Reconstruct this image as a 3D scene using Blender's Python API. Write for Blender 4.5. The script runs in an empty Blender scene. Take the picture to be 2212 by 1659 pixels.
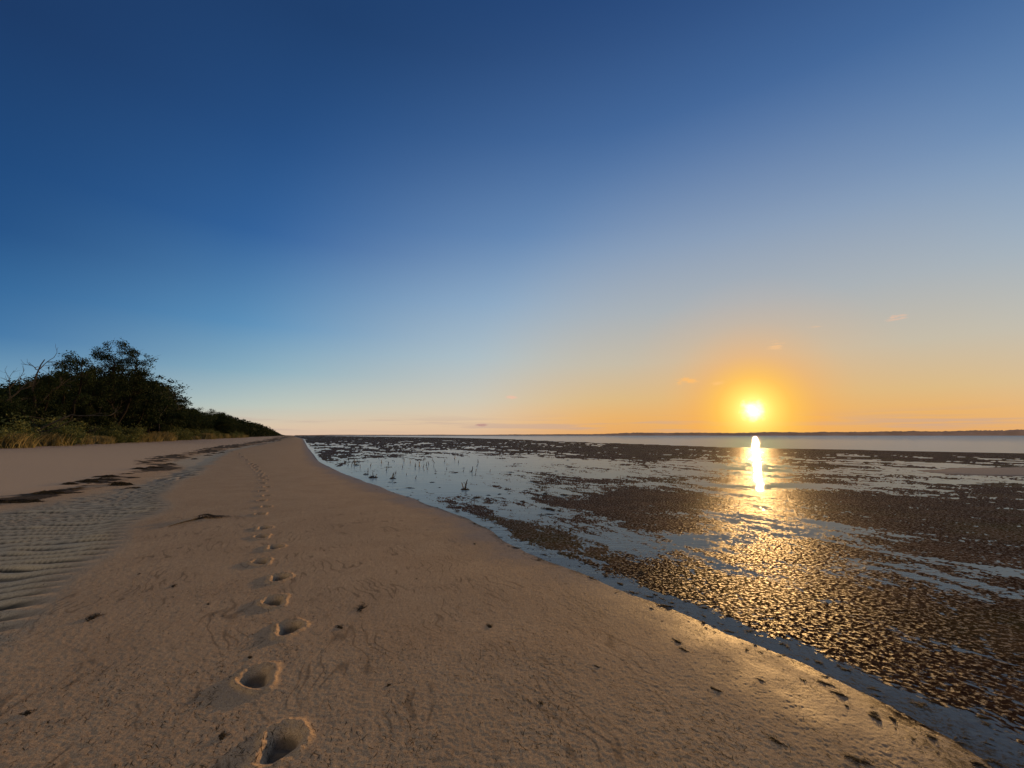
import bpy, math, numpy as np
from mathutils import Vector
rng=np.random.default_rng(7)
PI=math.pi
# ------------------------------------------------------------------ basics
scene=bpy.context.scene
scene.view_settings.view_transform='Standard'
scene.view_settings.look='None'
scene.view_settings.exposure=0
COL=scene.collection
CAMZ=1.6; F=15/36*2212; HV=940.5; CX=1106; CY=829.5
P=math.atan((HV-CY)/F)
def srgb(r,g,b):
    def f(c):
        c/=255.0
        return c/12.92 if c<=.04045 else ((c+.055)/1.055)**2.4
    return (f(r),f(g),f(b))
def plane_pt(U,V,z=0.0):
    x=(U-CX); y=(CY-V)
    d=(x, F*math.cos(P)-y*math.sin(P), F*math.sin(P)+y*math.cos(P))
    t=(z-CAMZ)/d[2]
    return d[0]*t,d[1]*t
def toUV(x,y,z=0.0):
    dep=np.maximum(y*math.cos(P)+(z-CAMZ)*math.sin(P),.05)
    up=-y*math.sin(P)+(z-CAMZ)*math.cos(P)
    return CX+x/dep*F, CY-up/dep*F
def ss(a,b,x):
    t=np.clip((x-a)/(b-a),0,1); return t*t*(3-2*t)
def perlin(x,y,seed=0):
    xi=np.floor(x); yi=np.floor(y); fx=x-xi; fy=y-yi
    xi=xi.astype(np.int64); yi=yi.astype(np.int64)
    def g(ix,iy,dx,dy):
        h=(ix*374761393+iy*668265263+seed*974711)&0xffffffff
        h=((h^(h>>13))*1274126177)&0xffffffff
        h=(h^(h>>16))&0xffff
        a=h*(2*PI/65536.0)
        return np.cos(a)*dx+np.sin(a)*dy
    u=fx*fx*fx*(fx*(fx*6-15)+10); v=fy*fy*fy*(fy*(fy*6-15)+10)
    a=g(xi,yi,fx,fy); b=g(xi+1,yi,fx-1,fy); c=g(xi,yi+1,fx,fy-1); d=g(xi+1,yi+1,fx-1,fy-1)
    return ((a+(b-a)*u)*(1-v)+(c+(d-c)*u)*v)*1.5
# ------------------------------------------------------------------ terrain
edge_px=[(2330,1800),(2130,1655),(2050,1600),(1900,1510),(1750,1432),(1560,1368),(1420,1300),(1250,1235),(1130,1192),(1050,1140),(960,1100),(860,1066),(740,1022),(690,998),(664,965),(655,948)]
e=[plane_pt(*p) for p in edge_px]
e=[(3.2,-30),(2.9,0)]+e+[(-330,650),(-3100,6200)]
e=sorted(e,key=lambda p:p[1])
EY=np.array([p[1] for p in e]); EX=np.array([p[0] for p in e])
t_px=[(0,1415),(140,1330),(262,1205),(345,1110),(405,1042),(470,1002)]
t=[plane_pt(u,v,.12) for u,v in t_px]
t=[(-2.2,-20),(-2.4,0)]+t+[(-26,40),(-55,100),(-330,640)]
TY=np.array([p[1] for p in t]); TX=np.array([p[0] for p in t])
t2_px=[(0,1112),(180,1080),(320,1046),(400,1015)]
t2=[plane_pt(u,v,.05) for u,v in t2_px]
t2=[(-10,-20),(-9.6,4)]+t2+[(-19,24),(-28,41),(-57,101),(-332,640)]
T2Y=np.array([p[1] for p in t2]); T2X=np.array([p[0] for p in t2])
SEAY=np.array([-50,10,25,39,55,90,130,184,300,600,1500,6000.]); SEAX=np.array([160,110,76,48,31,20,10,0,-40,-200,-640,-2700.])
def xveg(y): return -28.8-.505*np.maximum(y,-10)
foot_px=[(605,1602),(557,1462),(624,1354),(594,1296),(604,1245),(565,1212),(594,1180),(566,1158),(570,1140),(563,1110),(573,1094),(565,1081),(575,1070),(567,1060),(575,1051),(567,1043),(573,1036)]
feet=[plane_pt(u,v,.12) for u,v in foot_px]
fx,fy=feet[-1]
for k in range(50):
    fx+=-.40-.0016*k; fy+=.62
    fx2=fx+(.06 if k%2 else -.06)
    feet.append((fx2,fy))
bias=[ # U,V,rU,rV,delta (water +, weed -)
 (850,1020,230,42,.62),(1050,1050,200,36,.58),(1000,985,200,14,.33),(1180,1105,90,20,.16),
 (1400,1078,150,26,-.38),(1700,1085,330,30,-.26),(2050,1110,300,45,-.28),(1330,1130,160,14,-.1),
 (1720,1049,230,7,.7),(1300,1027,70,6,.6),(950,950,350,9,-.15),
 (1600,972,800,14,-.32),(1500,1005,500,10,.12),(2100,1040,120,6,.6),(1600,1160,300,14,.24),(1620,1225,260,16,.06),
 (1620,1285,110,28,-.25),(1830,1330,160,35,-.25),(2100,1420,150,60,-.18),(1950,1390,100,40,-.15),
 (1420,1180,120,18,.20),(2150,1240,200,22,.14),(1450,1255,100,15,.08),(1750,1395,60,18,.10)]
ROT=(0.45,0.893)
def terrain(x,y):
    x=np.asarray(x,float); y=np.asarray(y,float)
    xe=np.interp(y,EY,EX)
    r=np.hypot(x,y)
    s0=(xe-x)*.9+(.12*perlin(x/1.3,y/1.3,3))*ss(25,3,r)
    s=s0+(.13*perlin(x/.4,y/.4,4)+.08*perlin(x/.13,y/.13,7)+.04*perlin(x/.05,y/.05,8))*ss(25,3,r)
    xt=np.interp(y,TY,TX); xt2=np.minimum(np.interp(y,T2Y,T2X),xt-.8)
    xt=xt+.35*perlin(y/2.2,x*0+.5,5)
    a=xt-x; b=xt2-x
    sp=np.maximum(s0,0)
    sand=.15*(1-np.exp(-(sp/2.6)**1.15))
    drop=ss(0,1.0,a)*.048
    up=ss(-.6,2.2,b)*.043+.0185*np.maximum(b,0)
    up=np.minimum(up,.78)
    dune=ss(0,6,xveg(y)-x)*.5+ss(4,30,xveg(y)-x)*1.2
    sand=sand-drop+up+dune
    al=-x*ROT[0]+y*ROT[1]; ac=x*ROT[1]+y*ROT[0]
    wa=.05*perlin(al/.22,ac/.3,2)+.12*perlin(al/.8,ac/.9,6)
    ln=1-np.abs(perlin((ac+wa)/.10,al/.9,15))*5
    m=.0009*perlin(ac/.6,al/1.2,11)+.0008*perlin(ac/.12,al/.33,12)+.0010*perlin(x/.05,y/.05,13)+.0012*perlin(x/.022,y/.022,16)
    m=m+.006*perlin(x/3.1,y/3.1,14)
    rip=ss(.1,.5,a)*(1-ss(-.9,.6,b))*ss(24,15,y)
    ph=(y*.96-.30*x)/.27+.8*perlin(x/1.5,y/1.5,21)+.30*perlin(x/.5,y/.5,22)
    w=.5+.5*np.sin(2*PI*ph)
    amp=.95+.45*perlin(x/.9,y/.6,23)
    ripshade=rip*ss(.38,.66,1-w)*np.clip(amp,.6,1.2)
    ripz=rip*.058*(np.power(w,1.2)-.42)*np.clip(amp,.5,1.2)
    sand=sand+m*ss(-.1,.5,s)+ripz
    fp=np.zeros_like(x)
    for i,(px,py) in enumerate(feet):
        sel=(np.abs(x-px)<.36)&(np.abs(y-py)<.36)
        if not np.any(sel): continue
        dx=x[sel]-px; dy=y[sel]-py
        h=math.radians((15 if i==0 else 24)+(8 if i%2 else -8))
        aa=-dx*math.sin(h)+dy*math.cos(h); bb=dx*math.cos(h)+dy*math.sin(h)
        bb=bb+(.014 if i%2 else -.014)*np.cos(aa/.11*2.3)
        wd=.070*(1+.14*np.sin(aa/.11*1.6))
        q=np.sqrt((aa/.112)**2+(bb/wd)**2)*(1+.05*perlin(dx/.06+i*3,dy/.06,31))
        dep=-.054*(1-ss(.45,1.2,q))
        mound=.014*np.exp(-((aa-.005)/.03)**2-((bb+.01)/.045)**2)
        rim=.0135*np.exp(-((q-1.5)/.28)**2)*(1+.45*perlin(dx/.035+i*7,dy/.035,33))
        fp[sel]+=dep+rim+mound
    sand=sand+fp
    U,V=toUV(x,y)
    T=np.full_like(x,-.29)
    for (u,v,ru,rv,d) in bias:
        T=T+d*np.exp(-((U-u)/ru)**2-((V-v)/rv)**2)
    T=T+.14*ss(-.22,.0,s)+.10*np.exp(-((s+.30)/.2)**2)
    T=np.where(y<1,.1,T)
    dr=r*r/1100.
    n=np.zeros_like(x)
    for i,(lam,am) in enumerate([(9,.28),(3.6,.34),(1.5,.40),(.62,.36),(.30,.30),(.12,.24),(.05,.26),(.022,.36)]):
        st=[2.8,2.8,2.8,3.2,3.8,4.2,4.2,3.2][i]
        fade=ss(.02,.10,lam/np.maximum(dr,1e-4)) if lam<3 else 1
        wx=ac+.8*lam*perlin(al/lam/2.5,ac/lam/2,61+i)+.06*perlin(al/.7,ac/.9,99)
        n=n+am*perlin(wx/lam+i*17.3,al/(lam*st)+i*5.1,40+i)*fade
    ex=n-T
    weed=ss(-.07,.08,ex)
    hz=-.0028+.0032*ss(-.08,.12,ex)+.002*ss(.1,.9,ex)
    rough=.0008*perlin(x/.09,y/.12,51)+.0013*perlin(ac/.020,al/.06,52)+.001*perlin(x/.3,y/.3,53)
    hz=hz+weed*rough*ss(60,20,r)
    bar=ss(.35,.6,np.exp(-((U-2190)/200)**2-((V-1019)/10)**2)+.12*perlin(x/2.5,y/2.5,55))*(y>3)
    hz=hz*(1-bar)+.02*bar; weed=weed*(1-bar)
    sea=ss(0,6,x-np.interp(y,SEAY,SEAX)-2.5*perlin(x/9,y/9,60)*ss(20,60,y))
    hz=hz*(1-sea)-.5*sea
    weed=weed*(1-sea)
    k=ss(-.45,.1,s0)
    z=hz*(1-k)+sand*k-.0012*(1-k)*k*4
    weed=weed*(1-ss(-.06,.22,s))
    return dict(z=z,s=s,weed=weed,a=a,b=b,rip=rip,ripshade=ripshade,sea=sea,r=r,n=n,fp=fp,U=U,V=V,ln=ln,bar=bar)
def H(x,y):
    return float(terrain(np.array([x]),np.array([y]))['z'][0])
def hit(U,V):
    z=.1
    for _ in range(6):
        x,y=plane_pt(U,V,min(z,1.2)); z=max(H(x,y),0)
    return x,y,z
# ------------------------------------------------------------------ mesh helpers
def quads_mesh(name,V,Fq,mat,smooth=False):
    V=np.ascontiguousarray(V,dtype=np.float32); Fq=np.ascontiguousarray(Fq,dtype=np.int32)
    me=bpy.data.meshes.new(name)
    me.vertices.add(len(V)); me.vertices.foreach_set('co',V.ravel())
    me.loops.add(Fq.size); me.loops.foreach_set('vertex_index',Fq.ravel())
    me.polygons.add(len(Fq)); me.polygons.foreach_set('loop_start',np.arange(0,Fq.size,4,dtype=np.int32))
    me.polygons.foreach_set('use_smooth',np.full(len(Fq),smooth))
    me.update(calc_edges=True)
    if mat: me.materials.append(mat)
    return me
def add_obj(name,me,**props):
    o=bpy.data.objects.new(name,me); COL.objects.link(o)
    for k,v in props.items(): o[k]=v
    return o
class Geo:
    def __init__(s): s.V=[];s.F=[];s.n=0
    def add(s,V,Fq):
        V=np.asarray(V,float); s.V.append(V); s.F.append(np.asarray(Fq)+s.n); s.n+=len(V)
    def mesh(s,name,mat,smooth=False):
        return quads_mesh(name,np.vstack(s.V),np.vstack(s.F),mat,smooth)
def tube(g,pts,rad,sides=6):
    pts=np.asarray(pts,float); n=len(pts)
    tang=np.gradient(pts,axis=0); tang/=np.linalg.norm(tang,axis=1)[:,None]+1e-9
    ref=np.array([0.3,0.9,0.2]) if abs(tang[0][2])>.7 else np.array([0,0,1.])
    A=np.cross(tang,ref); A/=np.linalg.norm(A,axis=1)[:,None]+1e-9
    B=np.cross(tang,A)
    th=np.linspace(0,2*PI,sides,endpoint=False)
    V=(pts[:,None,:]+(A[:,None,:]*np.cos(th)[None,:,None]+B[:,None,:]*np.sin(th)[None,:,None])*np.asarray(rad)[:,None,None]).reshape(-1,3)
    i=np.arange(n-1)[:,None]*sides; j=np.arange(sides)[None,:]; k=(j+1)%sides
    Fq=np.stack([i+j,i+k,i+sides+k,i+sides+j],-1).reshape(-1,4)
    g.add(V,Fq)
def leaves(g,C,size,rg,flat=0.0,asp=.5):
    n=len(C); u=rg.normal(size=(n,3)); u[:,2]*=(1-flat); u/=np.linalg.norm(u,axis=1)[:,None]
    w=rg.normal(size=(n,3)); v=np.cross(u,w); v/=np.linalg.norm(v,axis=1)[:,None]
    sz=(size*rg.uniform(.6,1.4,n))[:,None]
    V=np.stack([C-u*sz,C-v*sz*asp,C+u*sz,C+v*sz*asp],1).reshape(-1,3)
    g.add(V,np.arange(4*n).reshape(-1,4))
def ribbons(g,x,y,head,length,width,curl,zf,rg,seg=5,jit=.25):
    n=len(x); L=length/seg
    cx=x.copy(); cy=y.copy(); hd=head-curl*.5
    rows=[]
    for k in range(seg+1):
        w=width*(1-.75*abs(k/seg-.5)*2)*.5
        nx=-np.sin(hd)*w; ny=np.cos(hd)*w
        z=zf(cx,cy,k/seg)
        rows.append(np.stack([np.stack([cx+nx,cy+ny,z],-1),np.stack([cx-nx,cy-ny,z],-1)],1))
        cx=cx+np.cos(hd)*L; cy=cy+np.sin(hd)*L; hd=hd+curl/seg+rg.normal(0,jit,n)
    V=np.stack(rows,1).reshape(-1,3)
    base=np.arange(n)[:,None]*(seg+1)*2; k=np.arange(seg)[None,:]*2
    Fq=np.stack([base+k,base+k+1,base+k+3,base+k+2],-1).reshape(-1,4)
    g.add(V,Fq)
# ------------------------------------------------------------------ node helpers
def new_mat(name):
    m=bpy.data.materials.new(name); m.use_nodes=True
    nt=m.node_tree; nt.nodes.clear(); return m,nt
class NT:
    def __init__(s,nt): s.nt=nt
    def n(s,typ,**kw):
        nd=s.nt.nodes.new(typ)
        for k,v in kw.items(): setattr(nd,k,v)
        return nd
    def l(s,a,b): s.nt.links.new(a,b)
    def setin(s,sock,v):
        if isinstance(v,bpy.types.NodeSocket): s.l(v,sock)
        elif isinstance(v,(tuple,list)) and len(v)==3 and sock.type=='RGBA': sock.default_value=(*v,1)
        else: sock.default_value=v
    def math(s,op,a,b=None,c=None,clamp=False):
        nd=s.n('ShaderNodeMath',operation=op,use_clamp=clamp)
        s.setin(nd.inputs[0],a)
        if b is not None: s.setin(nd.inputs[1],b)
        if c is not None: s.setin(nd.inputs[2],c)
        return nd.outputs[0]
    def mix(s,f,a,b,mode='MIX'):
        nd=s.n('ShaderNodeMix',data_type='RGBA',blend_type=mode)
        s.setin(nd.inputs[0],f); s.setin(nd.inputs[6],a); s.setin(nd.inputs[7],b)
        return nd.outputs[2]
    def mixf(s,f,a,b):
        nd=s.n('ShaderNodeMix',data_type='FLOAT')
        s.setin(nd.inputs[0],f); s.setin(nd.inputs[2],a); s.setin(nd.inputs[3],b)
        return nd.outputs[0]
    def rng(s,v,a,b,c=0.,d=1.,smooth=True):
        nd=s.n('ShaderNodeMapRange',interpolation_type='SMOOTHSTEP' if smooth else 'LINEAR')
        s.setin(nd.inputs[0],v)
        for i,q in enumerate((a,b,c,d)): nd.inputs[i+1].default_value=q
        return nd.outputs[0]
    def noise(s,vec,scale,detail=4,rough=.55,dist=0):
        nd=s.n('ShaderNodeTexNoise'); s.l(vec,nd.inputs['Vector'])
        nd.inputs['Scale'].default_value=scale; nd.inputs['Detail'].default_value=detail
        nd.inputs['Roughness'].default_value=rough; nd.inputs['Distortion'].default_value=dist
        return nd.outputs[0]
    def ramp(s,f,stops,interp='LINEAR'):
        nd=s.n('ShaderNodeValToRGB'); cr=nd.color_ramp; cr.interpolation=interp
        while len(cr.elements)<len(stops): cr.elements.new(.5)
        for el,(p,c) in zip(cr.elements,stops):
            el.position=p; el.color=c if len(c)==4 else (*c,1)
        s.setin(nd.inputs[0],f); return nd
# ------------------------------------------------------------------ sun / sky
su,sv=1627,886
dx=(su-CX); dy=(CY-sv)
sd=Vector((dx,F*math.cos(P)-dy*math.sin(P),F*math.sin(P)+dy*math.cos(P))).normalized()
w=bpy.data.worlds.new("World"); scene.world=w; w.use_nodes=True
nt=w.node_tree; nt.nodes.clear(); N=NT(nt)
tc=N.n('ShaderNodeTexCoord')
vn=N.n('ShaderNodeVectorMath',operation='NORMALIZE'); N.l(tc.outputs['Generated'],vn.inputs[0])
D=vn.outputs[0]
sep=N.n('ShaderNodeSeparateXYZ'); N.l(D,sep.inputs[0]); X,Y,Z=sep.outputs
dt=N.n('ShaderNodeVectorMath',operation='DOT_PRODUCT'); N.l(D,dt.inputs[0]); dt.inputs[1].default_value=sd
cosv=dt.outputs['Value']
def rp(st): return [(p,srgb(*c)) for p,c in st]
BK_FILL=[(0,(1.02,.78,.46)),(.12,(1.12,.85,.52)),(.3,(.98,.75,.48)),(.6,(.52,.45,.37)),(1,(.19,.21,.27))]  # unseen sky behind the camera, made warmer and brighter as fill for the sand
C0=rp([(0,(198,190,168)),(.03,(166,184,180)),(.08,(106,152,182)),(.15,(57,113,164)),(.3,(32,77,130)),(.56,(28,57,100)),(1,(28,54,95))])
C1=rp([(0,(216,188,166)),(.018,(218,196,170)),(.06,(190,200,190)),(.13,(142,178,194)),(.22,(97,149,190)),(.39,(55,103,160)),(.54,(42,84,138)),(.7,(33,66,112)),(1,(29,58,103))])
C2=rp([(0,(222,184,150)),(.03,(226,196,160)),(.08,(208,200,182)),(.18,(178,193,199)),(.3,(146,173,199)),(.44,(106,140,182)),(.6,(71,107,157)),(.75,(47,80,132)),(1,(38,68,118))])
C3=rp([(0,(232,168,96)),(.04,(234,178,104)),(.08,(222,186,130)),(.16,(200,188,166)),(.27,(172,178,182)),(.4,(142,160,184)),(.55,(104,128,168)),(.75,(62,91,144)),(1,(45,76,132))])
rb=N.ramp(Z,BK_FILL).outputs[0]; r0=N.ramp(Z,C0).outputs[0]; r1=N.ramp(Z,C1).outputs[0]; r2=N.ramp(Z,C2).outputs[0]; r3=N.ramp(Z,C3).outputs[0]
c=N.mix(N.rng(cosv,-.6,-.02,0,1),rb,r0)
c=N.mix(N.rng(cosv,.05,.60,0,1),c,r1)
c=N.mix(N.rng(cosv,.42,.92,0,1),c,r2)
c=N.mix(N.rng(cosv,.80,.99,0,1),c,r3)
th=N.math('MULTIPLY',N.math('ARCCOSINE',N.math('MINIMUM',cosv,.9999999)),180/PI)
mp=N.n('ShaderNodeMapping'); N.l(D,mp.inputs[0]); mp.inputs['Scale'].default_value=(3.2,3.2,75)
ns=N.noise(mp.outputs[0],1.0,5,.6,.3)
band=N.math('MULTIPLY',N.rng(Z,.002,.014),N.rng(Z,.055,.02))
sf=N.math('MULTIPLY',N.math('MULTIPLY',N.rng(ns,.48,.62),band),.5)
c=N.mix(sf,c,srgb(190,166,156))
gr=N.ramp(N.math('DIVIDE',th,24.0),[(0,(*srgb(255,235,140),1)),(.045,(*srgb(255,228,100),1)),(.09,(*srgb(255,212,78),.95)),(.16,(*srgb(255,190,66),.83)),(.27,(*srgb(253,178,76),.46)),(.43,(*srgb(241,182,110),.17)),(.65,(*srgb(225,180,140),0))])
c=N.mix(gr.outputs[1],c,gr.outputs[0])
mp2=N.n('ShaderNodeMapping'); N.l(D,mp2.inputs[0]); mp2.inputs['Scale'].default_value=(22,22,75)
n2=N.noise(mp2.outputs[0],1.3,6,.65,.4)
for (u,v,wd,ht,stg,colr) in [(1485,824,.035,.012,.45,(255,190,110)),(1550,828,.02,.008,.3,(255,196,120)),(1105,858,.028,.007,.6,(236,190,165)),(1937,685,.02,.006,.8,(236,190,160)),(1760,706,.018,.005,.4,(236,190,150)),(1675,748,.02,.014,.3,(255,200,140)),(1040,918,.018,.004,.7,(190,150,140))]:
    ddx=u-CX; ddy=CY-v
    q=Vector((ddx,F*math.cos(P)-ddy*math.sin(P),F*math.sin(P)+ddy*math.cos(P))).normalized()
    az=math.atan2(q.x,q.y)
    A=N.math('SUBTRACT',N.math('ARCTAN2',X,Y),az); B=N.math('SUBTRACT',Z,q.z)
    ee=N.math('ADD',N.math('POWER',N.math('DIVIDE',A,wd),2.0),N.math('POWER',N.math('DIVIDE',B,ht),2.0))
    g=N.math('EXPONENT',N.math('MULTIPLY',ee,-1.0))
    f=N.math('MULTIPLY',N.rng(N.math('ADD',N.math('MULTIPLY',g,.35),n2),.66,.92),N.math('MULTIPLY',g,stg*2,clamp=True))
    c=N.mix(f,c,srgb(*colr))
thn=N.math('ADD',th,N.math('MULTIPLY',N.math('SUBTRACT',N.noise(D,60,3,.6),.5),2.0))
core=N.math('ADD',N.math('MULTIPLY',N.rng(thn,1.5,.0),1.9),N.math('MULTIPLY',N.math('EXPONENT',N.math('DIVIDE',th,-1.6)),.75))
vs=N.n('ShaderNodeVectorMath',operation='SCALE'); vs.inputs[0].default_value=(1,.82,.42); N.l(core,vs.inputs['Scale'])
va=N.n('ShaderNodeVectorMath',operation='ADD'); N.l(c,va.inputs[0]); N.l(vs.outputs[0],va.inputs[1])
bg=N.n('ShaderNodeBackground'); N.l(va.outputs[0],bg.inputs[0]); bg.inputs[1].default_value=1.0
wo=N.n('ShaderNodeOutputWorld'); N.l(bg.outputs[0],wo.inputs[0])
L=bpy.data.lights.new("sun",'SUN'); L.energy=4.2; L.angle=math.radians(.6); L.color=(1,.56,.20)
lo=bpy.data.objects.new("sun",L); COL.objects.link(lo); lo.rotation_euler=sd.to_track_quat('Z','Y').to_euler(); lo.location=(60,100,30)
# ------------------------------------------------------------------ materials
gm,nt=new_mat("beach_ground"); N=NT(nt)
geo=N.n('ShaderNodeNewGeometry'); Pp=geo.outputs['Position']
def attr(nm):
    a=N.n('ShaderNodeAttribute',attribute_name=nm); return a.outputs['Fac']
wet,weed,greysand,veg,streak,trough_shade,pale,mud,pit_shade=attr('wet'),attr('weed'),attr('dark'),attr('veg'),attr('streak'),attr('trough_shade'),attr('pale'),attr('mud'),attr('pit_shade')
nA=N.noise(Pp,1.3,5); nB=N.noise(Pp,14,5,.65); nC=N.noise(Pp,150,3,.7); nD=N.noise(Pp,400,2,.6)
mps=N.n('ShaderNodeMapping'); N.l(Pp,mps.inputs[0]); mps.inputs['Rotation'].default_value=(0,0,-.46); mps.inputs['Scale'].default_value=(3.2,.8,1)
nS=N.noise(mps.outputs[0],9,5,.7,.6)
sand=N.mix(N.rng(nA,.3,.7),(.38,.265,.152),(.44,.315,.185))
sand=N.mix(N.math('MULTIPLY',N.rng(nB,.45,.75),.5),sand,(.25,.17,.098))
sand=N.mix(N.math('MULTIPLY',N.rng(nS,.54,.68),.5),sand,(.17,.118,.07))
sand=N.mix(N.math('MULTIPLY',greysand,.85),sand,(.46,.42,.31))  # greyer sand colour of the rippled patch
sand=N.mix(pale,sand,(.58,.45,.31))
sand=N.mix(N.math('MULTIPLY',N.rng(nC,.48,.64),.75),sand,(.13,.092,.056))
sand=N.mix(N.math('MULTIPLY',N.rng(nD,.57,.67),.85),sand,(.76,.65,.49))
sand=N.mix(N.math('MULTIPLY',streak,.6),sand,(.14,.10,.062))
sand=N.mix(N.math('MULTIPLY',trough_shade,.92,clamp=True),sand,(.05,.05,.042))  # shade between ripple crests painted into the sand colour
sand=N.mix(N.math('MULTIPLY',pit_shade,.72,clamp=True),sand,(.075,.060,.043))  # footprint hollows darkened in colour to read as shaded depth
wsand=N.mix(N.rng(nB,.3,.7),(.17,.12,.073),(.23,.165,.105))
wsand=N.mix(mud,wsand,(.10,.072,.050))
base=N.mix(wet,sand,wsand)
wn=N.noise(Pp,9,6,.8)
wd=N.mix(N.rng(wn,.35,.65),(.024,.013,.009),(.070,.039,.022))
wd=N.mix(N.math('MULTIPLY',N.rng(N.noise(Pp,.22,3),.48,.62),.7),wd,(.058,.047,.014))
wd=N.mix(N.math('MULTIPLY',N.rng(N.noise(Pp,.9,6,.75),.45,.65),.6),wd,(.100,.058,.033))
base=N.mix(weed,base,wd)
base=N.mix(veg,base,N.mix(N.rng(nB,.4,.6),(.035,.026,.016),(.08,.06,.036)))
rough=N.mixf(wet,.9,.58)
rough=N.mixf(weed,rough,.48)
wsp=N.math('MULTIPLY',N.rng(N.noise(Pp,26,4,.7),.52,.66),.36)
spec=N.mixf(wet,.08,.30); spec=N.mixf(weed,spec,wsp)
bh=N.math('ADD',N.math('MULTIPLY',nC,.0046),N.math('MULTIPLY',nB,.0010))
bh=N.math('ADD',bh,N.math('MULTIPLY',nS,.0010))
bh=N.math('ADD',bh,N.math('MULTIPLY',N.math('MULTIPLY',N.noise(Pp,90,5,.8),weed),.005))
bp=N.n('ShaderNodeBump'); bp.inputs['Strength'].default_value=.65; bp.inputs['Distance'].default_value=1.0; N.l(bh,bp.inputs['Height'])
pb=N.n('ShaderNodeBsdfPrincipled'); N.l(base,pb.inputs['Base Color']); N.l(rough,pb.inputs['Roughness']); N.l(spec,pb.inputs['Specular IOR Level']); N.l(bp.outputs[0],pb.inputs['Normal'])
o=N.n('ShaderNodeOutputMaterial'); N.l(pb.outputs[0],o.inputs[0])
# water
wm,nt=new_mat("shallow_water"); N=NT(nt)
geo=N.n('ShaderNodeNewGeometry'); Pp=geo.outputs['Position']
mp=N.n('ShaderNodeMapping'); N.l(Pp,mp.inputs[0]); mp.inputs['Rotation'].default_value=(0,0,-.5); mp.inputs['Scale'].default_value=(.6,1.6,1)
h1=N.noise(mp.outputs[0],1.6,3,.5,.3); h2=N.noise(mp.outputs[0],9,3,.55,.2)
pt=N.rng(N.noise(mp.outputs[0],.35,3,.6),.42,.6,.6,1.3)
hh=N.math('MULTIPLY',N.math('ADD',N.math('MULTIPLY',h1,.006),N.math('MULTIPLY',h2,.0026)),pt)
bp=N.n('ShaderNodeBump'); bp.inputs['Strength'].default_value=1; bp.inputs['Distance'].default_value=1.0; N.l(hh,bp.inputs['Height'])
fr=N.n('ShaderNodeFresnel'); fr.inputs[0].default_value=1.5; N.l(bp.outputs[0],fr.inputs[1])
gl=N.n('ShaderNodeBsdfGlossy',distribution='BECKMANN'); gl.inputs['Roughness'].default_value=.038; gl.inputs[0].default_value=(.74,.83,.90,1); N.l(bp.outputs[0],gl.inputs['Normal'])
tr=N.n('ShaderNodeBsdfTransparent'); tr.inputs[0].default_value=(.92,.92,.90,1)
df=N.n('ShaderNodeBsdfDiffuse'); df.inputs[0].default_value=(.25,.24,.22,1)
df2=N.n('ShaderNodeBsdfDiffuse'); df2.inputs[0].default_value=(.56,.84,.98,1)  # pale blue diffuse stands in for sky reflected off wavelets
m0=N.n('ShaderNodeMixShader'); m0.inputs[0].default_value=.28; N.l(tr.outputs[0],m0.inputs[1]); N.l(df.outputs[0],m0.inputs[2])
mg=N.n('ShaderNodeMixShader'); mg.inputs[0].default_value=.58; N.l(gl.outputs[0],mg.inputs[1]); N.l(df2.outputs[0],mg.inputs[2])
ms=N.n('ShaderNodeMixShader'); N.l(fr.outputs[0],ms.inputs[0]); N.l(m0.outputs[0],ms.inputs[1]); N.l(mg.outputs[0],ms.inputs[2])
o=N.n('ShaderNodeOutputMaterial'); N.l(ms.outputs[0],o.inputs[0])
def plain(name,c1,c2,scale,rough=.8,spec=.2,bump=.0,trans=0,objrand=0.):
    m,nt=new_mat(name); N=NT(nt)
    geo=N.n('ShaderNodeNewGeometry'); oi=N.n('ShaderNodeObjectInfo')
    f=N.rng(N.noise(geo.outputs['Position'],scale,4,.6),.35,.65)
    c=N.mix(f,c1,c2)
    if objrand:
        c=N.mix(N.math('MULTIPLY',oi.outputs['Random'],objrand),c,tuple(a*.35 for a in c1))
    pb=N.n('ShaderNodeBsdfPrincipled'); N.l(c,pb.inputs['Base Color']); pb.inputs['Roughness'].default_value=rough; pb.inputs['Specular IOR Level'].default_value=spec
    if bump:
        b=N.n('ShaderNodeBump'); b.inputs['Distance'].default_value=bump; N.l(N.noise(geo.outputs['Position'],scale*6,4,.7),b.inputs['Height']); N.l(b.outputs[0],pb.inputs['Normal'])
    out=pb.outputs[0]
    if trans:
        t=N.n('ShaderNodeBsdfTranslucent'); N.l(c,t.inputs[0]); m2=N.n('ShaderNodeMixShader'); m2.inputs[0].default_value=trans
        N.l(out,m2.inputs[1]); N.l(t.outputs[0],m2.inputs[2]); out=m2.outputs[0]
    o=N.n('ShaderNodeOutputMaterial'); N.l(out,o.inputs[0]); return m
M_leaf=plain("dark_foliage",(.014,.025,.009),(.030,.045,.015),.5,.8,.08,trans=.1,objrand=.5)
M_shrub=plain("olive_foliage",(.080,.105,.038),(.16,.17,.062),.8,.8,.1,trans=.2,objrand=.4)
M_dry=plain("dry_grass",(.20,.175,.075),(.33,.275,.13),1.2,.9,.1,trans=.25,objrand=.3)
M_bark=plain("bark",(.011,.009,.007),(.022,.018,.014),3,.9,.05,bump=.01)
M_dead=plain("dead_wood",(.04,.033,.027),(.07,.06,.048),3,.9,.1,bump=.01)
M_weed=plain("seaweed",(.022,.016,.008),(.05,.035,.017),14,.8,.15,bump=.004)
M_litter=plain("seagrass_litter",(.040,.030,.016),(.08,.058,.030),6,.8,.1)
M_stem=plain("wet_wood",(.03,.022,.018),(.06,.045,.035),20,.6,.3,bump=.004)
M_hill=plain("haze_tinted_hill",(.42,.28,.20),(.52,.35,.26),.01,1,.0)  # distance haze put into the base colour as a paler brown
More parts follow.
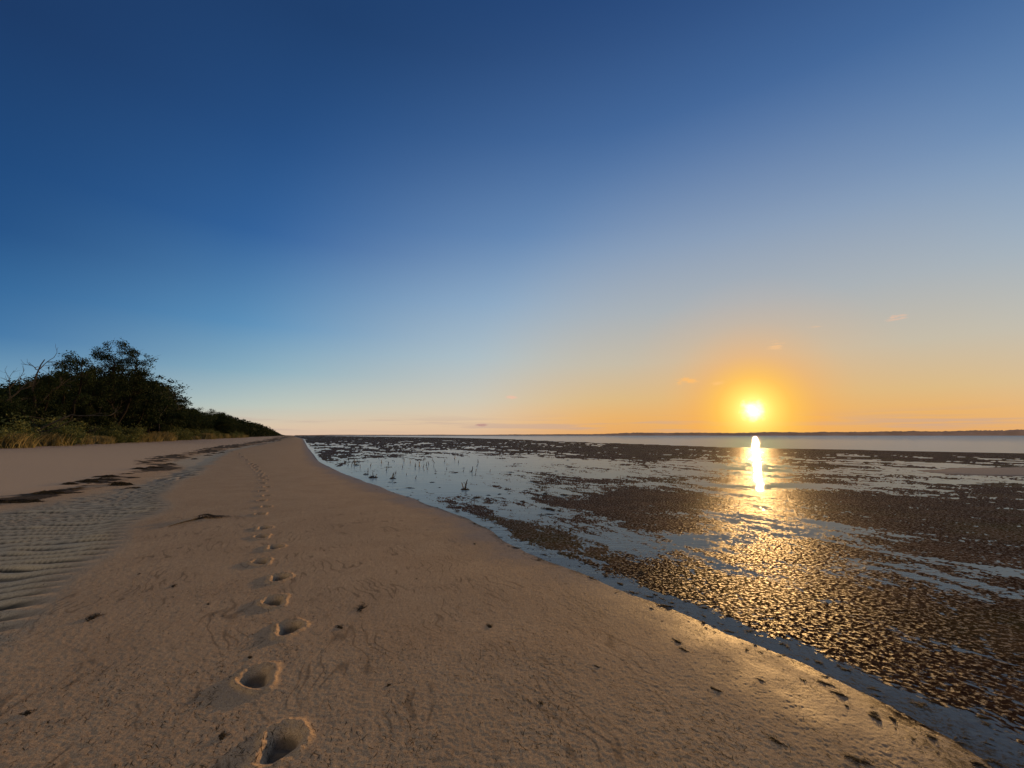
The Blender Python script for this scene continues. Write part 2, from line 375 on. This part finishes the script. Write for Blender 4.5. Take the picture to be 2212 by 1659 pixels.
# ------------------------------------------------------------------ ground mesh
phi=np.concatenate([np.radians(np.linspace(-54,54,1600)),np.radians(np.linspace(54,306,90))[1:-1]])
rr=np.concatenate([[.02,.5,1.0,1.4,1.7],1/np.linspace(1/1.9,1/80,860),np.geomspace(80,7000,100)[1:]])
nr,npn=len(rr),len(phi)
R,PH=np.meshgrid(rr,phi,indexing='ij')
gx=(R*np.sin(PH)).ravel(); gy=(R*np.cos(PH)).ravel()
T=terrain(gx,gy)
i=np.arange(nr-1)[:,None]*npn; j=np.arange(npn)[None,:]; k=(j+1)%npn
Fq=np.stack([i+j,i+npn+j,i+npn+k,i+k],-1).reshape(-1,4)
me=quads_mesh("ground",np.stack([gx,gy,T['z']],-1),Fq,gm,True)
s=T['s']
wetv=1-ss(.0,1.1,s+.3*perlin(gx/.8,gy/.8,70)+.15*perlin(gx/.2,gy/.2,71))
mudv=ss(-.15,-1.0,s)*(1-T['bar'])
darkv=np.clip(ss(-.2,.7,T['a'])*(1-ss(-.8,.8,T['b'])),0,1)
vd=xveg(gy)-gx
vegv=ss(-3,0,vd+3*perlin(gx/3,gy/3,72))
wr=perlin(gx/1.3,gy/3,73)+.7*perlin(gx/.35,gy/.6,74)
wl=np.exp(-((T['b']-1.2+.7*perlin(gx/5,gy/9,77))/(.35+gy/50))**2)*ss(6,12,gy)
vegv=np.maximum(vegv,ss(.0,.25,wr*.9+wl*.85-.62+.22*ss(12,22,gy))*ss(.05,.3,wl))
vegv=np.maximum(vegv,.8*ss(.2,.5,wr)*ss(-7,-3,vd))
palev=ss(.6,2.5,T['b'])*.75
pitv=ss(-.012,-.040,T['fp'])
strk=ss(.2,.9,T['ln'])*ss(.0,.3,perlin(gx/.5,gy/.7,76)+.4*perlin(gx/.15,gy/.2,78))*ss(.2,.8,s)*(1-darkv)*ss(14,6,T['r'])*(np.abs(T['fp'])<.0005)
for nm,ar in (('wet',wetv),('weed',T['weed']),('dark',darkv),('veg',vegv),('streak',strk),('trough_shade',T['ripshade']),('pale',palev),('mud',mudv),('pit_shade',pitv)):
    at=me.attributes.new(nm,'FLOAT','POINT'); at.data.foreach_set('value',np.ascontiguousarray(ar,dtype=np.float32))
add_obj("ground",me,kind="structure")
ys=np.array([-60,-10,0,1,2,3,4,5,6,8,10,14,20,30,45,60,90,150,300,700,2000,6900.])
xl=np.interp(ys,EY,EX)-.4
us=np.linspace(0,1,24)**2
xr=np.full_like(ys,6900.)
WV=np.stack([(xl[:,None]+(xr-xl)[:,None]*us[None,:]),np.repeat(ys[:,None],24,1),np.zeros((len(ys),24))],-1).reshape(-1,3)
i=np.arange(len(ys)-1)[:,None]*24; j=np.arange(23)[None,:]
add_obj("water",quads_mesh("water",WV,np.stack([i+j,i+j+1,i+25+j,i+24+j],-1).reshape(-1,4),wm),kind="structure")
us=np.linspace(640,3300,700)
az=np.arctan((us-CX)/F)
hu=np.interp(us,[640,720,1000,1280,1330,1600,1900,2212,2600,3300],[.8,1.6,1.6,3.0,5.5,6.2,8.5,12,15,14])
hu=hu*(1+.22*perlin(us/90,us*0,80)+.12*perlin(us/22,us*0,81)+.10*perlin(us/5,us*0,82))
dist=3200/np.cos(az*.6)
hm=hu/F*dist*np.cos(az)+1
rows=[]
for (dd,hf) in ((-60,-.02),(0,.75),(80,1.0),(600,.6),(1200,-.02)):
    rows.append(np.stack([np.sin(az)*(dist+dd),np.cos(az)*(dist+dd),hm*hf*(1+.08*perlin(us/6,us*0+dd,83))],-1))
V=np.vstack(rows); n=len(us)
i=np.arange(4)[:,None]*n; j=np.arange(n-1)[None,:]
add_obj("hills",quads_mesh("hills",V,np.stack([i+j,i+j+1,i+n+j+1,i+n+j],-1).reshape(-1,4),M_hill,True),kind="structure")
# ------------------------------------------------------------------ trees
def tree_meshes(seed,Ht,Wd,nc,nl,ls,base=.35,clr=.7,lean=0.):
    rg=np.random.default_rng(seed); gt=Geo(); gl_=Geo()
    nodes=[]
    forks=2+seed%2
    h0=Ht*.12
    p0=np.array([0,0,-.4]); p1=np.array([lean*.1,0,h0])
    r0=Ht*.018
    tube(gt,[p0,(p0+p1)/2+[.03,.02,0],p1],[r0*1.4,r0*1.1,r0],8)
    for f in range(forks):
        a=2*PI*f/forks+rg.uniform(0,1.2)
        top=np.array([math.cos(a)*Wd*.2+lean,math.sin(a)*Wd*.2,Ht*rg.uniform(.78,.92)])
        pts=[]; K=9
        for k in range(K):
            t_=k/(K-1); q=p1*(1-t_)+top*t_
            q=q+np.array([math.cos(a),math.sin(a),0])*Wd*.07*math.sin(t_*PI)+rg.normal(0,.012*Ht,3)*(t_>0)*(1,1,.3)
            pts.append(q)
        rad=np.linspace(r0*.85,r0*.16,K); tube(gt,pts,rad,7)
        nodes+= [(pts[k],rad[k]) for k in range(1,K)]
    P_=np.array([q for q,_ in nodes])
    for c_ in range(nc):
        for _ in range(30):
            v=rg.normal(size=3); v/=np.linalg.norm(v); rad_=rg.uniform(.45,1.0)
            cz=Ht*(base+(1-base)*.5)
            C=np.array([lean+v[0]*Wd*.5*rad_,v[1]*Wd*.5*rad_,cz+v[2]*Ht*(1-base)*.5*rad_])
            if C[2]>Ht*base*.8: break
        C[2]=min(C[2],Ht-clr*.3)
        dd=np.linalg.norm(P_-C,axis=1)+(P_[:,2]>C[2]-.1)*2.0
        q,rq=nodes[int(dd.argmin())]
        mid=(q+C)/2+rg.normal(0,.06*Wd,3)+[0,0,-.03*Ht]
        tt=np.linspace(0,1,6)[:,None]
        pts=(1-tt)**2*q+2*tt*(1-tt)*mid+tt**2*C
        tube(gt,pts,np.linspace(rq*.5,.015,6),5)
        for _ in range(3):
            e_=C+rg.normal(0,clr*.8,3); tube(gt,[pts[4],(pts[4]+e_)/2+rg.normal(0,.05,3),e_],[.02,.014,.007],4)
        k_=rg.uniform(.55,1.25)
        m_=int(nl*k_*k_)
        sub=C+rg.normal(size=(6,3))*clr*.55*k_
        L_=sub[rg.integers(0,6,m_)]+rg.normal(size=(m_,3))*clr*.34*k_*np.array([1,1,.7])
        leaves(gl_,L_,ls,rg,asp=.7)
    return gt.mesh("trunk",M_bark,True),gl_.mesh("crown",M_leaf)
big=tree_meshes(11,15.2,8.8,80,280,.085,.30,.84)
slim=tree_meshes(12,13,4.8,38,230,.085,.35,.72)
vars_=[tree_meshes(20+k,8.0,[6,7,5.2,6.5,7.5,5][k],[40,44,36,40,46,34][k],380,.10,[.08,.06,.12,.06,.05,.1][k],.82) for k in range(6)]
Vt_u=[-400,0,60,100,150,190,215,240,275,300,325,350,400,440,480,520,560,600,640,660]
Vt_v=[800,816,822,806,792,808,800,796,798,810,825,846,876,888,890,905,919,934,940,940]
def topH(x,y):
    U=CX+x/y*F*1.0
    return (HV-np.interp(U,Vt_u,Vt_v))/F*y+CAMZ
def place_tree(ms,x,y,hs,rot,label,group,cat="tree",name="tree",z=None,ws=None):
    e_=bpy.data.objects.new(name,None); e_.empty_display_size=.5; COL.objects.link(e_)
    e_.location=(x,y,(H(x,y) if z is None else z)-.1); e_.rotation_euler=(0,0,rot); ws=ws or hs; e_.scale=(ws,ws,hs)
    e_["label"]=label; e_["category"]=cat
    if group: e_["group"]=group
    for nm,m_ in zip(("trunk","crown"),ms):
        if m_ is None: continue
        o_=bpy.data.objects.new(nm,m_); COL.objects.link(o_); o_.parent=e_
    return e_
def onray(U,d,off=0): return ((U-CX)/F*d, d)
x,y=onray(252,68); place_tree(big,x,y,1.08,.6,"tall dark spreading tree with sky showing through its crown",None)
x,y=onray(148,58); place_tree(slim,x,y,.98,0,"slim tall dark tree with a broken open crown",None)
x,y=onray(195,62); place_tree(slim,x,y,.88,2.0,"slim dark tree with a thin uneven crown",None)
x,y=onray(290,74); place_tree(vars_[1],x,y,1.38,2.0,"dark broad tree rising above the dune scrub",None)
x,y=onray(325,80); place_tree(slim,x,y,.76,1.0,"slender dark tree with sparse leaves beside a larger one",None)
x,y=onray(348,90); place_tree(vars_[3],x,y,1.2,1.0,"dark leafy tree on the sloping edge of the wood",None)
x,y=onray(375,104); place_tree(slim,x,y,.70,3.0,"slim dark tree standing up from the lower scrub",None)
x,y=onray(85,52); place_tree(slim,x,y,.68,4.0,"thin dark tree with sparse open branches",None)
x,y=onray(485,165); place_tree(vars_[2],x,y,1.25,4.0,"dark rounded tree standing above the lower scrub",None)
x,y=onray(405,125); place_tree(vars_[4],x,y,1.15,1.0,"small dark tree standing above the lower scrub",None)
cnt=0; y=30.
G="trees along the dune"
while y<300:
    for row,(off,k0,k1) in enumerate([(2.5,.45,.70),(7,.58,.90),(12,.70,1.10)]):
        yy=y+rng.uniform(-1.2,1.2)*(y/60); xx=float(xveg(yy))-off*(1+y/400)-rng.uniform(-1,1)
        hh=(topH(xx,yy)-H(xx,yy)-.1)*rng.uniform(k0,k1)
        hh=max(hh,2.2)
        sc=hh/8.0
        place_tree(vars_[rng.integers(0,6)],xx,yy,sc,rng.uniform(0,6.28),"dark green coastal tree with an uneven leafy crown on the dune",G,ws=sc*rng.uniform(.9,1.15)*(1 if y<100 else 1.3)); cnt+=1
    y+=3.6*(1+(y-30)/70)
def dead(seed,Ht,spread,depth=4,lean=(0,0)):
    rg=np.random.default_rng(seed); g=Geo()
    def br(p,d,L_,r,lv):
        pts=[p]; q=p.copy(); dd=d.copy()
        for k in range(5):
            dd=dd+rg.normal(0,.16,3); dd[2]+=.05; dd/=np.linalg.norm(dd); q=q+dd*L_/5; pts.append(q)
        tube(g,pts,np.linspace(r,r*.5,6),5)
        if lv<=0: return
        for k in range(rg.integers(2,4)):
            at=pts[rg.integers(2,6)]; nd=dd+rg.normal(0,spread,3); nd/=np.linalg.norm(nd)
            br(np.array(at),nd,L_*rg.uniform(.45,.7),r*.55,lv-1)
    br(np.array([0,0,-.3]),np.array([lean[0],lean[1],1.0]),Ht*.6,Ht*.014,depth)
    return g.mesh("trunk",M_dead,True)
for (U_,d_,Ht,sd_,ln) in [(104,54,13.0,3,(0,0)),(352,88,12.0,5,(.05,0)),(370,94,11.0,9,(0,0)),(30,44,9.4,6,(.5,0)),(62,47,9.2,8,(.1,0))]:
    x,y=onray(U_,d_); place_tree((dead(sd_,Ht,.55,4,ln),None),x,y,1,0,"bare grey dead tree with thin forked branches",  "bare dead trees",name="dead_tree")
for (U_,d_,Ht,sd_,ln) in [(5,40,3.6,14,(.9,-.2)),(20,41,3.0,16,(.8,-.1)),(190,55,4.2,18,(.6,-.2))]:
    x,y=onray(U_,d_); place_tree((dead(sd_,Ht,.6,3,ln),None),x,y,1,0,"pale leaning dead branch in front of dark scrub",  "bare dead trees",name="dead_tree")
g=Geo(); rg=np.random.default_rng(5)
n=100000; yy=rg.uniform(0,1,n)**1.6*260+26; off=rg.uniform(.4,14,n); xx=xveg(yy)-off
tp=topH(xx,yy)-.7; hf=.54*ss(0,5,off)+.22
zz=terrain(xx,yy)['z']+rg.uniform(0,1,n)**.9*np.maximum(tp*hf*(1+.35*perlin(xx/2.5,yy/2.5,90)),.6)
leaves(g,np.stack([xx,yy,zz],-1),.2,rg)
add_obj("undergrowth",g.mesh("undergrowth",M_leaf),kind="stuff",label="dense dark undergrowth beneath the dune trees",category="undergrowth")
g=Geo(); n=50000; yy=260*np.exp(rg.uniform(0,1,n)*1.6); off=rg.uniform(0,40,n)*(yy/400); xx=xveg(yy)-off
cl=perlin(xx/14,yy/30,91)+.5*perlin(xx/5,yy/11,92)
hgt=np.maximum(9*(1+.45*cl)*ss(1250,500,yy)*ss(-3,8,off)+1.2,1)
zz=terrain(xx,yy)['z']+rg.uniform(0,1,n)**.6*hgt
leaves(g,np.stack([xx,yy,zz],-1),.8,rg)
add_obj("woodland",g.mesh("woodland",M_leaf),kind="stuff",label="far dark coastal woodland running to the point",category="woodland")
def shrub(seed,Hs,W,n,mat,blade=False):
    rg=np.random.default_rng(seed); g=Geo()
    if blade:
        c=rg.normal(size=(n,2))*W*.26; a=rg.uniform(0,2*PI,n); l=rg.uniform(.45,1.,n)*Hs; t_=rg.uniform(.1,.5,n)
        b0=np.stack([c[:,0],c[:,1],np.full(n,-.1)],-1); d=np.stack([np.cos(a)*t_,np.sin(a)*t_,np.ones(n)],-1)*l[:,None]
        wv=np.stack([-np.sin(a),np.cos(a),0*a],-1)*.025
        m1=b0+d*.6; tip=b0+d+np.stack([np.cos(a)*t_,np.sin(a)*t_,-.3*t_],-1)*l[:,None]*.4
        V=np.stack([b0-wv,b0+wv,m1+wv,m1-wv, m1-wv,m1+wv,tip+wv*.2,tip-wv*.2],1).reshape(-1,3)
        g.add(V,np.arange(8*n).reshape(-1,4))
    else:
        k=14; cc=np.stack([rg.normal(0,W*.24,k),rg.normal(0,W*.24,k),rg.uniform(.15,.8,k)*Hs],-1)
        Lc=cc[rg.integers(0,k,n)]+rg.normal(size=(n,3))*np.array([W*.13,W*.13,Hs*.13]); Lc[:,2]=np.abs(Lc[:,2])
        leaves(g,Lc,.10,rg)
        for q in cc: tube(g,[[0,0,-.1],q*[.4,.4,.6],q],[.03,.02,.008],4)
    return g.mesh("shrub",mat)
sh=[shrub(1,2.2,2.8,2600,M_shrub),shrub(2,1.8,3.0,2200,M_shrub),shrub(3,2.6,2.4,2500,M_shrub)]
gs=[shrub(4,1.6,2.2,1000,M_dry,True),shrub(5,1.3,1.8,900,M_dry,True)]
y=28.; cnt2=0
while y<230:
    for q in range(3):
        yy=y+rng.uniform(-1,1); xx=float(xveg(yy))+rng.uniform(-2.2,2.0)+(1.4 if q==0 else 0.4)
        dry=rng.random()<(.55 if q==0 else .3)
        if dry:
            add=add_obj("grass_tussock",gs[rng.integers(0,2)],label="golden dry grass tussock at the dune foot",category="grass tussock",group="grass tussocks at the dune foot")
        else:
            add=add_obj("shrub",sh[rng.integers(0,3)],label="olive green leafy shrub at the dune foot",category="shrub",group="shrubs at the dune foot")
        add.location=(xx,yy,H(xx,yy)-.05); add.rotation_euler=(0,0,rng.uniform(0,6.28)); sc=rng.uniform(.7,1.4); add.scale=(sc*1.2,sc*1.2,sc); cnt2+=1
    y+=1.9*(1+(y-28)/55)
# ------------------------------------------------------------------ seaweed
def clump(seed,L_,W,Hh,nrib=90):
    rg=np.random.default_rng(seed); g=Geo()
    a=np.linspace(0,2*PI,26,endpoint=False); rad=np.linspace(0.02,1,9)
    A,Rr=np.meshgrid(a,rad); wob=1+.7*perlin(np.cos(A)*1.8+seed*3,np.sin(A)*1.8,seed)+.45*perlin(np.cos(A)*5+seed*3,np.sin(A)*5,seed)
    X_=np.cos(A)*Rr*wob*L_*.5; Y_=np.sin(A)*Rr*wob*W*.5
    Z_=Hh*(1-Rr**2)*(.75+.7*perlin(X_/L_*5+seed,Y_/W*4,seed+1))+Hh*.25*perlin(X_/L_*14,Y_/W*11,seed+2)-.003-.008*(Rr>.95)
    V=np.stack([X_,Y_,Z_],-1).reshape(-1,3); n=26
    i=np.arange(8)[:,None]*n; j=np.arange(n)[None,:]; k=(j+1)%n
    g.add(V,np.stack([i+j,i+k,i+n+k,i+n+j],-1).reshape(-1,4))
    x=rg.normal(0,L_*.24,nrib); y=rg.normal(0,W*.24,nrib)
    ln=rg.uniform(.2,.5,nrib)*min(L_,.35); lift=rg.uniform(0,.25,nrib)*Hh
    def zf(cx,cy,t_):
        q=(cx/(L_*.5))**2+(cy/(W*.5))**2
        return np.maximum(Hh*(1-q),0)*.8+.002+lift*math.sin(t_*PI)
    ribbons(g,x,y,rg.normal(0,.9,nrib),ln,rg.uniform(.003,.007,nrib),rg.normal(0,1.6,nrib),zf,rg)
    return g.mesh("seaweed_clump",M_weed)
cv=[clump(1,.10,.045,.009,22),clump(2,.16,.05,.011,30),clump(3,.08,.05,.010,20),clump(4,.22,.06,.010,40),clump(5,.13,.07,.013,26),clump(6,.12,.04,.008,16),clump(7,.18,.04,.010,20)]
spots=[(375,1266,.7),(1057,1353,.7),(735,1355,.6),(780,1315,.9),(1480,1405,.8),(1547,1490,.5),(1680,1602,.8),(1890,1550,.6),(2010,1592,.7),(1442,1310,.9),(1465,1387,.7),(1815,1500,.6),(1848,1640,.6),(1645,1470,.4),(1170,1520,.5),(450,1305,.5),(60,1540,.7),(480,1590,.5),(375,1290,.4),(1340,1262,.8),(1388,1235,.9),(1310,1245,.7),(1520,1345,.7),(1578,1365,.8),(2110,1650,.7),(1780,1475,.5),(1025,1175,.5),(1210,1195,.7),(1265,1215,.8),(200,1335,1.2),(840,1480,.5),(1415,1285,.8),(300,1240,.4),(540,1420,.4),(1290,1440,.3),(900,1250,.3),(700,1190,.3)]
for (u,v,sc) in spots:
    x,y,z=hit(u,v)
    o_=add_obj("seaweed_clump",cv[rng.integers(0,7)],label="small dark brown seaweed clump lying on the damp sand",category="seaweed",group="seaweed clumps on the beach")
    o_.location=(x,y,z); o_.rotation_euler=(0,0,2.0+rng.normal(0,.5)); o_.scale=(sc,sc,sc)
for q in range(200):
    yy=1/rng.uniform(1/14,1/2.0); xx=np.interp(yy,EY,EX)+rng.normal(.12,.22)
    o_=add_obj("seaweed_clump",cv[rng.integers(0,7)],label="dark seaweed clump at the edge of the wet flat",category="seaweed",group="seaweed clumps on the beach")
    sc=rng.uniform(.12,.35+.07*yy); o_.location=(xx,yy,max(H(xx,yy),0.0)-.001); o_.rotation_euler=(0,0,2.0+rng.normal(0,.8)); o_.scale=(sc,sc*rng.uniform(.7,1.6),sc)
for q in range(45):
    u=rng.uniform(740,1250); v=rng.uniform(985,1120); x,y=plane_pt(u,v,0)
    if x<np.interp(y,EY,EX)+.3: continue
    o_=add_obj("seaweed_clump",cv[rng.integers(0,7)],label="dark seaweed clump poking out of shallow water",category="seaweed",group="seaweed clumps on the beach")
    sc=rng.uniform(.8,2.2); o_.location=(x,y,.002); o_.rotation_euler=(0,0,rng.uniform(0,3)); o_.scale=(sc,sc,sc*1.3)
mats_px=[(45,1084,1.0,.32),(100,1066,.8,.27),(186,1041,.9,.36),(235,1030,.8,.3),(256,1048,.7,.35),(300,1013,.9,.42),(366,1003,.7,.35),(150,1046,.5,.25),(0,1085,.8,.25),(420,992,.7,.35),(330,1010,.6,.3),(450,984,.7,.5),(480,978,.7,.6)]
for q,(u,v,L_,W) in enumerate(mats_px):
    x,y,z=hit(u,v)
    o_=add_obj("seaweed_mat",clump(30+q,L_*.85,W,.07 if q!=4 else .12,260),label="thick dark mat of washed-up seaweed on pale sand",category="seaweed",group="seaweed mats on the upper beach")
    o_.location=(x,y,z-.005); o_.rotation_euler=(0,0,rng.normal(.15,.2))
mv=[clump(60,.8,.3,.06,160),clump(61,.6,.35,.05,140),clump(62,1.0,.35,.06,180)]
for q in range(54):
    yy=9*math.exp(rng.uniform(.1,1)*1.9); xx=float(np.interp(yy,T2Y,T2X))-1.1+rng.normal(0,.35+yy/80)
    o_=add_obj("seaweed_mat",mv[q%3],label="thin dark strip of washed-up seaweed along the tide line",category="seaweed",group="seaweed mats on the upper beach")
    sc=rng.uniform(.2,.6)*(1+yy/45); o_.location=(xx,yy,H(xx,yy)-.005); o_.rotation_euler=(0,0,rng.normal(1.2,.6)); o_.scale=(sc,sc,sc*.9)
x,y,z=hit(445,1118); x2,y2,z2=hit(362,1139)
g=Geo(); tt=np.linspace(0,1,9)
pts=[np.array([x+(x2-x)*q,y+(y2-y)*q,z+(z2-z)*q+.010+.01*math.sin(q*3)])+np.array([0,.03*math.sin(q*7),0]) for q in tt]
pts=[q-np.array([x,y,z]) for q in pts]
tube(g,pts,np.linspace(.018,.005,9),6); tube(g,[pts[2],pts[2]+np.array([-.05,.10,.03]),pts[2]+np.array([-.12,.16,.02])],[.01,.007,.003],5)
rg=np.random.default_rng(77); nb=260
ribbons(g,rg.normal(0.03,.12,nb),rg.normal(0,.04,nb),rg.normal(.2,.5,nb),rg.uniform(.08,.25,nb),rg.uniform(.005,.01,nb),rg.normal(0,1,nb),lambda a_,b_,t_:.008+.05*np.exp(-(a_/.14)**2-(b_/.06)**2)+.012*math.sin(t_*PI),rg)
o_=add_obj("driftwood_branch",g.mesh("driftwood_branch",M_weed),label="thin driftwood branch tangled with brown seaweed on sand",category="driftwood"); o_.location=(x,y,z)
g=Geo(); rg=np.random.default_rng(9)
n=36000; yy=1/rg.uniform(1/16,1/1.9,n); sx=rg.uniform(-.15,5.4,n)
sx[:7000]=rg.normal(.1,.22,7000)
xx=np.interp(yy,EY,EX)-sx/.9
keep=(perlin(xx/.7,yy/1.2,95)+.7*perlin(xx/.2,yy/.3,96)+rg.uniform(-.6,.6,n))>.18
xx=xx[keep]; yy=yy[keep]; n=len(xx)
ribbons(g,xx,yy,np.radians(118)+rg.normal(0,.5,n),rg.uniform(.008,.045,n)*rg.uniform(.5,1.4,n),rg.uniform(.0016,.0046,n),rg.normal(0,.8,n),lambda a_,b_,t_:np.maximum(terrain(a_,b_)['z'],0)+.0010+.0006*math.sin(t_*PI),rg,jit=.2)
add_obj("seagrass_litter",g.mesh("seagrass_litter",M_litter),kind="stuff",label="fine dry seagrass strands scattered over the sand",category="seagrass litter")
def stem(seed,Hs,br=1):
    rg=np.random.default_rng(seed); g=Geo(); pts=[np.array([0,0,-.05])]; d=np.array([rg.normal(0,.15),rg.normal(0,.15),1.])
    for k in range(6):
        d=d+rg.normal(0,.14,3); d/=np.linalg.norm(d); pts.append(pts[-1]+d*(Hs+.05)/6)
    tube(g,pts,np.array([1.8,1.3,1.0,.85,.75,.6,.35])*Hs*.08,6)
    for b in range(br):
        k=rg.integers(2,5); d2=d+rg.normal(0,.7,3); d2/=np.linalg.norm(d2)
        tube(g,[pts[k],pts[k]+d2*Hs*.2,pts[k]+d2*Hs*.38+[0,0,.03]],[Hs*.045,Hs*.03,Hs*.01],5)
    return g.mesh("dead_mangrove_stem",M_stem)
st=[stem(s_,1.0,s_%3) for s_ in range(1,8)]
stems=[(1005,1056,20),(1001,1053,12),(1018,1019,13),(982,992,9),(766,1003,12),(771,998,9),(762,1001,8),(778,1010,8),(795,1020,10),(800,1032,8),(806,1030,11),(812,1031,8),(821,1050,8),(847,1033,12),(851,1031,10),(835,1016,9),(800,1008,7),(897,1009,10),(906,1008,12),(914,1010,8),(921,1006,9),(926,1003,7),(938,1000,7),(960,998,8),(886,1001,7),(870,1010,7),(915,995,6),(990,1000,7),(940,1018,6),(818,990,7),(745,1000,7),(753,994,7),(965,1015,6),(1030,1008,6)]
for q in range(26): stems.append((float(rng.uniform(735,1060)),float(rng.uniform(985,1035)),float(rng.uniform(4,9))))
for q,(u,v,hp) in enumerate(stems):
    x,y=plane_pt(u,v,0); hs=hp/F*y
    if x<np.interp(y,EY,EX)+.2: continue
    o_=add_obj("dead_mangrove_stem",st[q%7],label="short dark dead stem standing in shallow water",category="dead stem",group="dead stems in the shallows")
    o_.location=(x,y,0); o_.rotation_euler=(0,0,rng.uniform(0,6.28)); o_.scale=(hs,hs,hs)
for (u,v,sc) in [(805,1032,3.0),(1004,1058,2.2),(790,1025,2.0),(770,1005,2.5),(848,1034,2.0)]:
    x,y=plane_pt(u,v,0); o_=add_obj("seaweed_clump",cv[4],label="dark seaweed gathered round dead stems in shallow water",category="seaweed",group="seaweed clumps on the beach")
    o_.location=(x,y,0.001); o_.scale=(sc,sc,sc*2)
cam=bpy.data.cameras.new("camera"); cam.lens=15; cam.sensor_width=36; cam.clip_start=.05; cam.clip_end=20000
co=bpy.data.objects.new("camera",cam); COL.objects.link(co); co.location=(0,0,CAMZ); co.rotation_euler=(PI/2+P,0,0)
scene.camera=co
print("trees",cnt,"shrubs",cnt2)
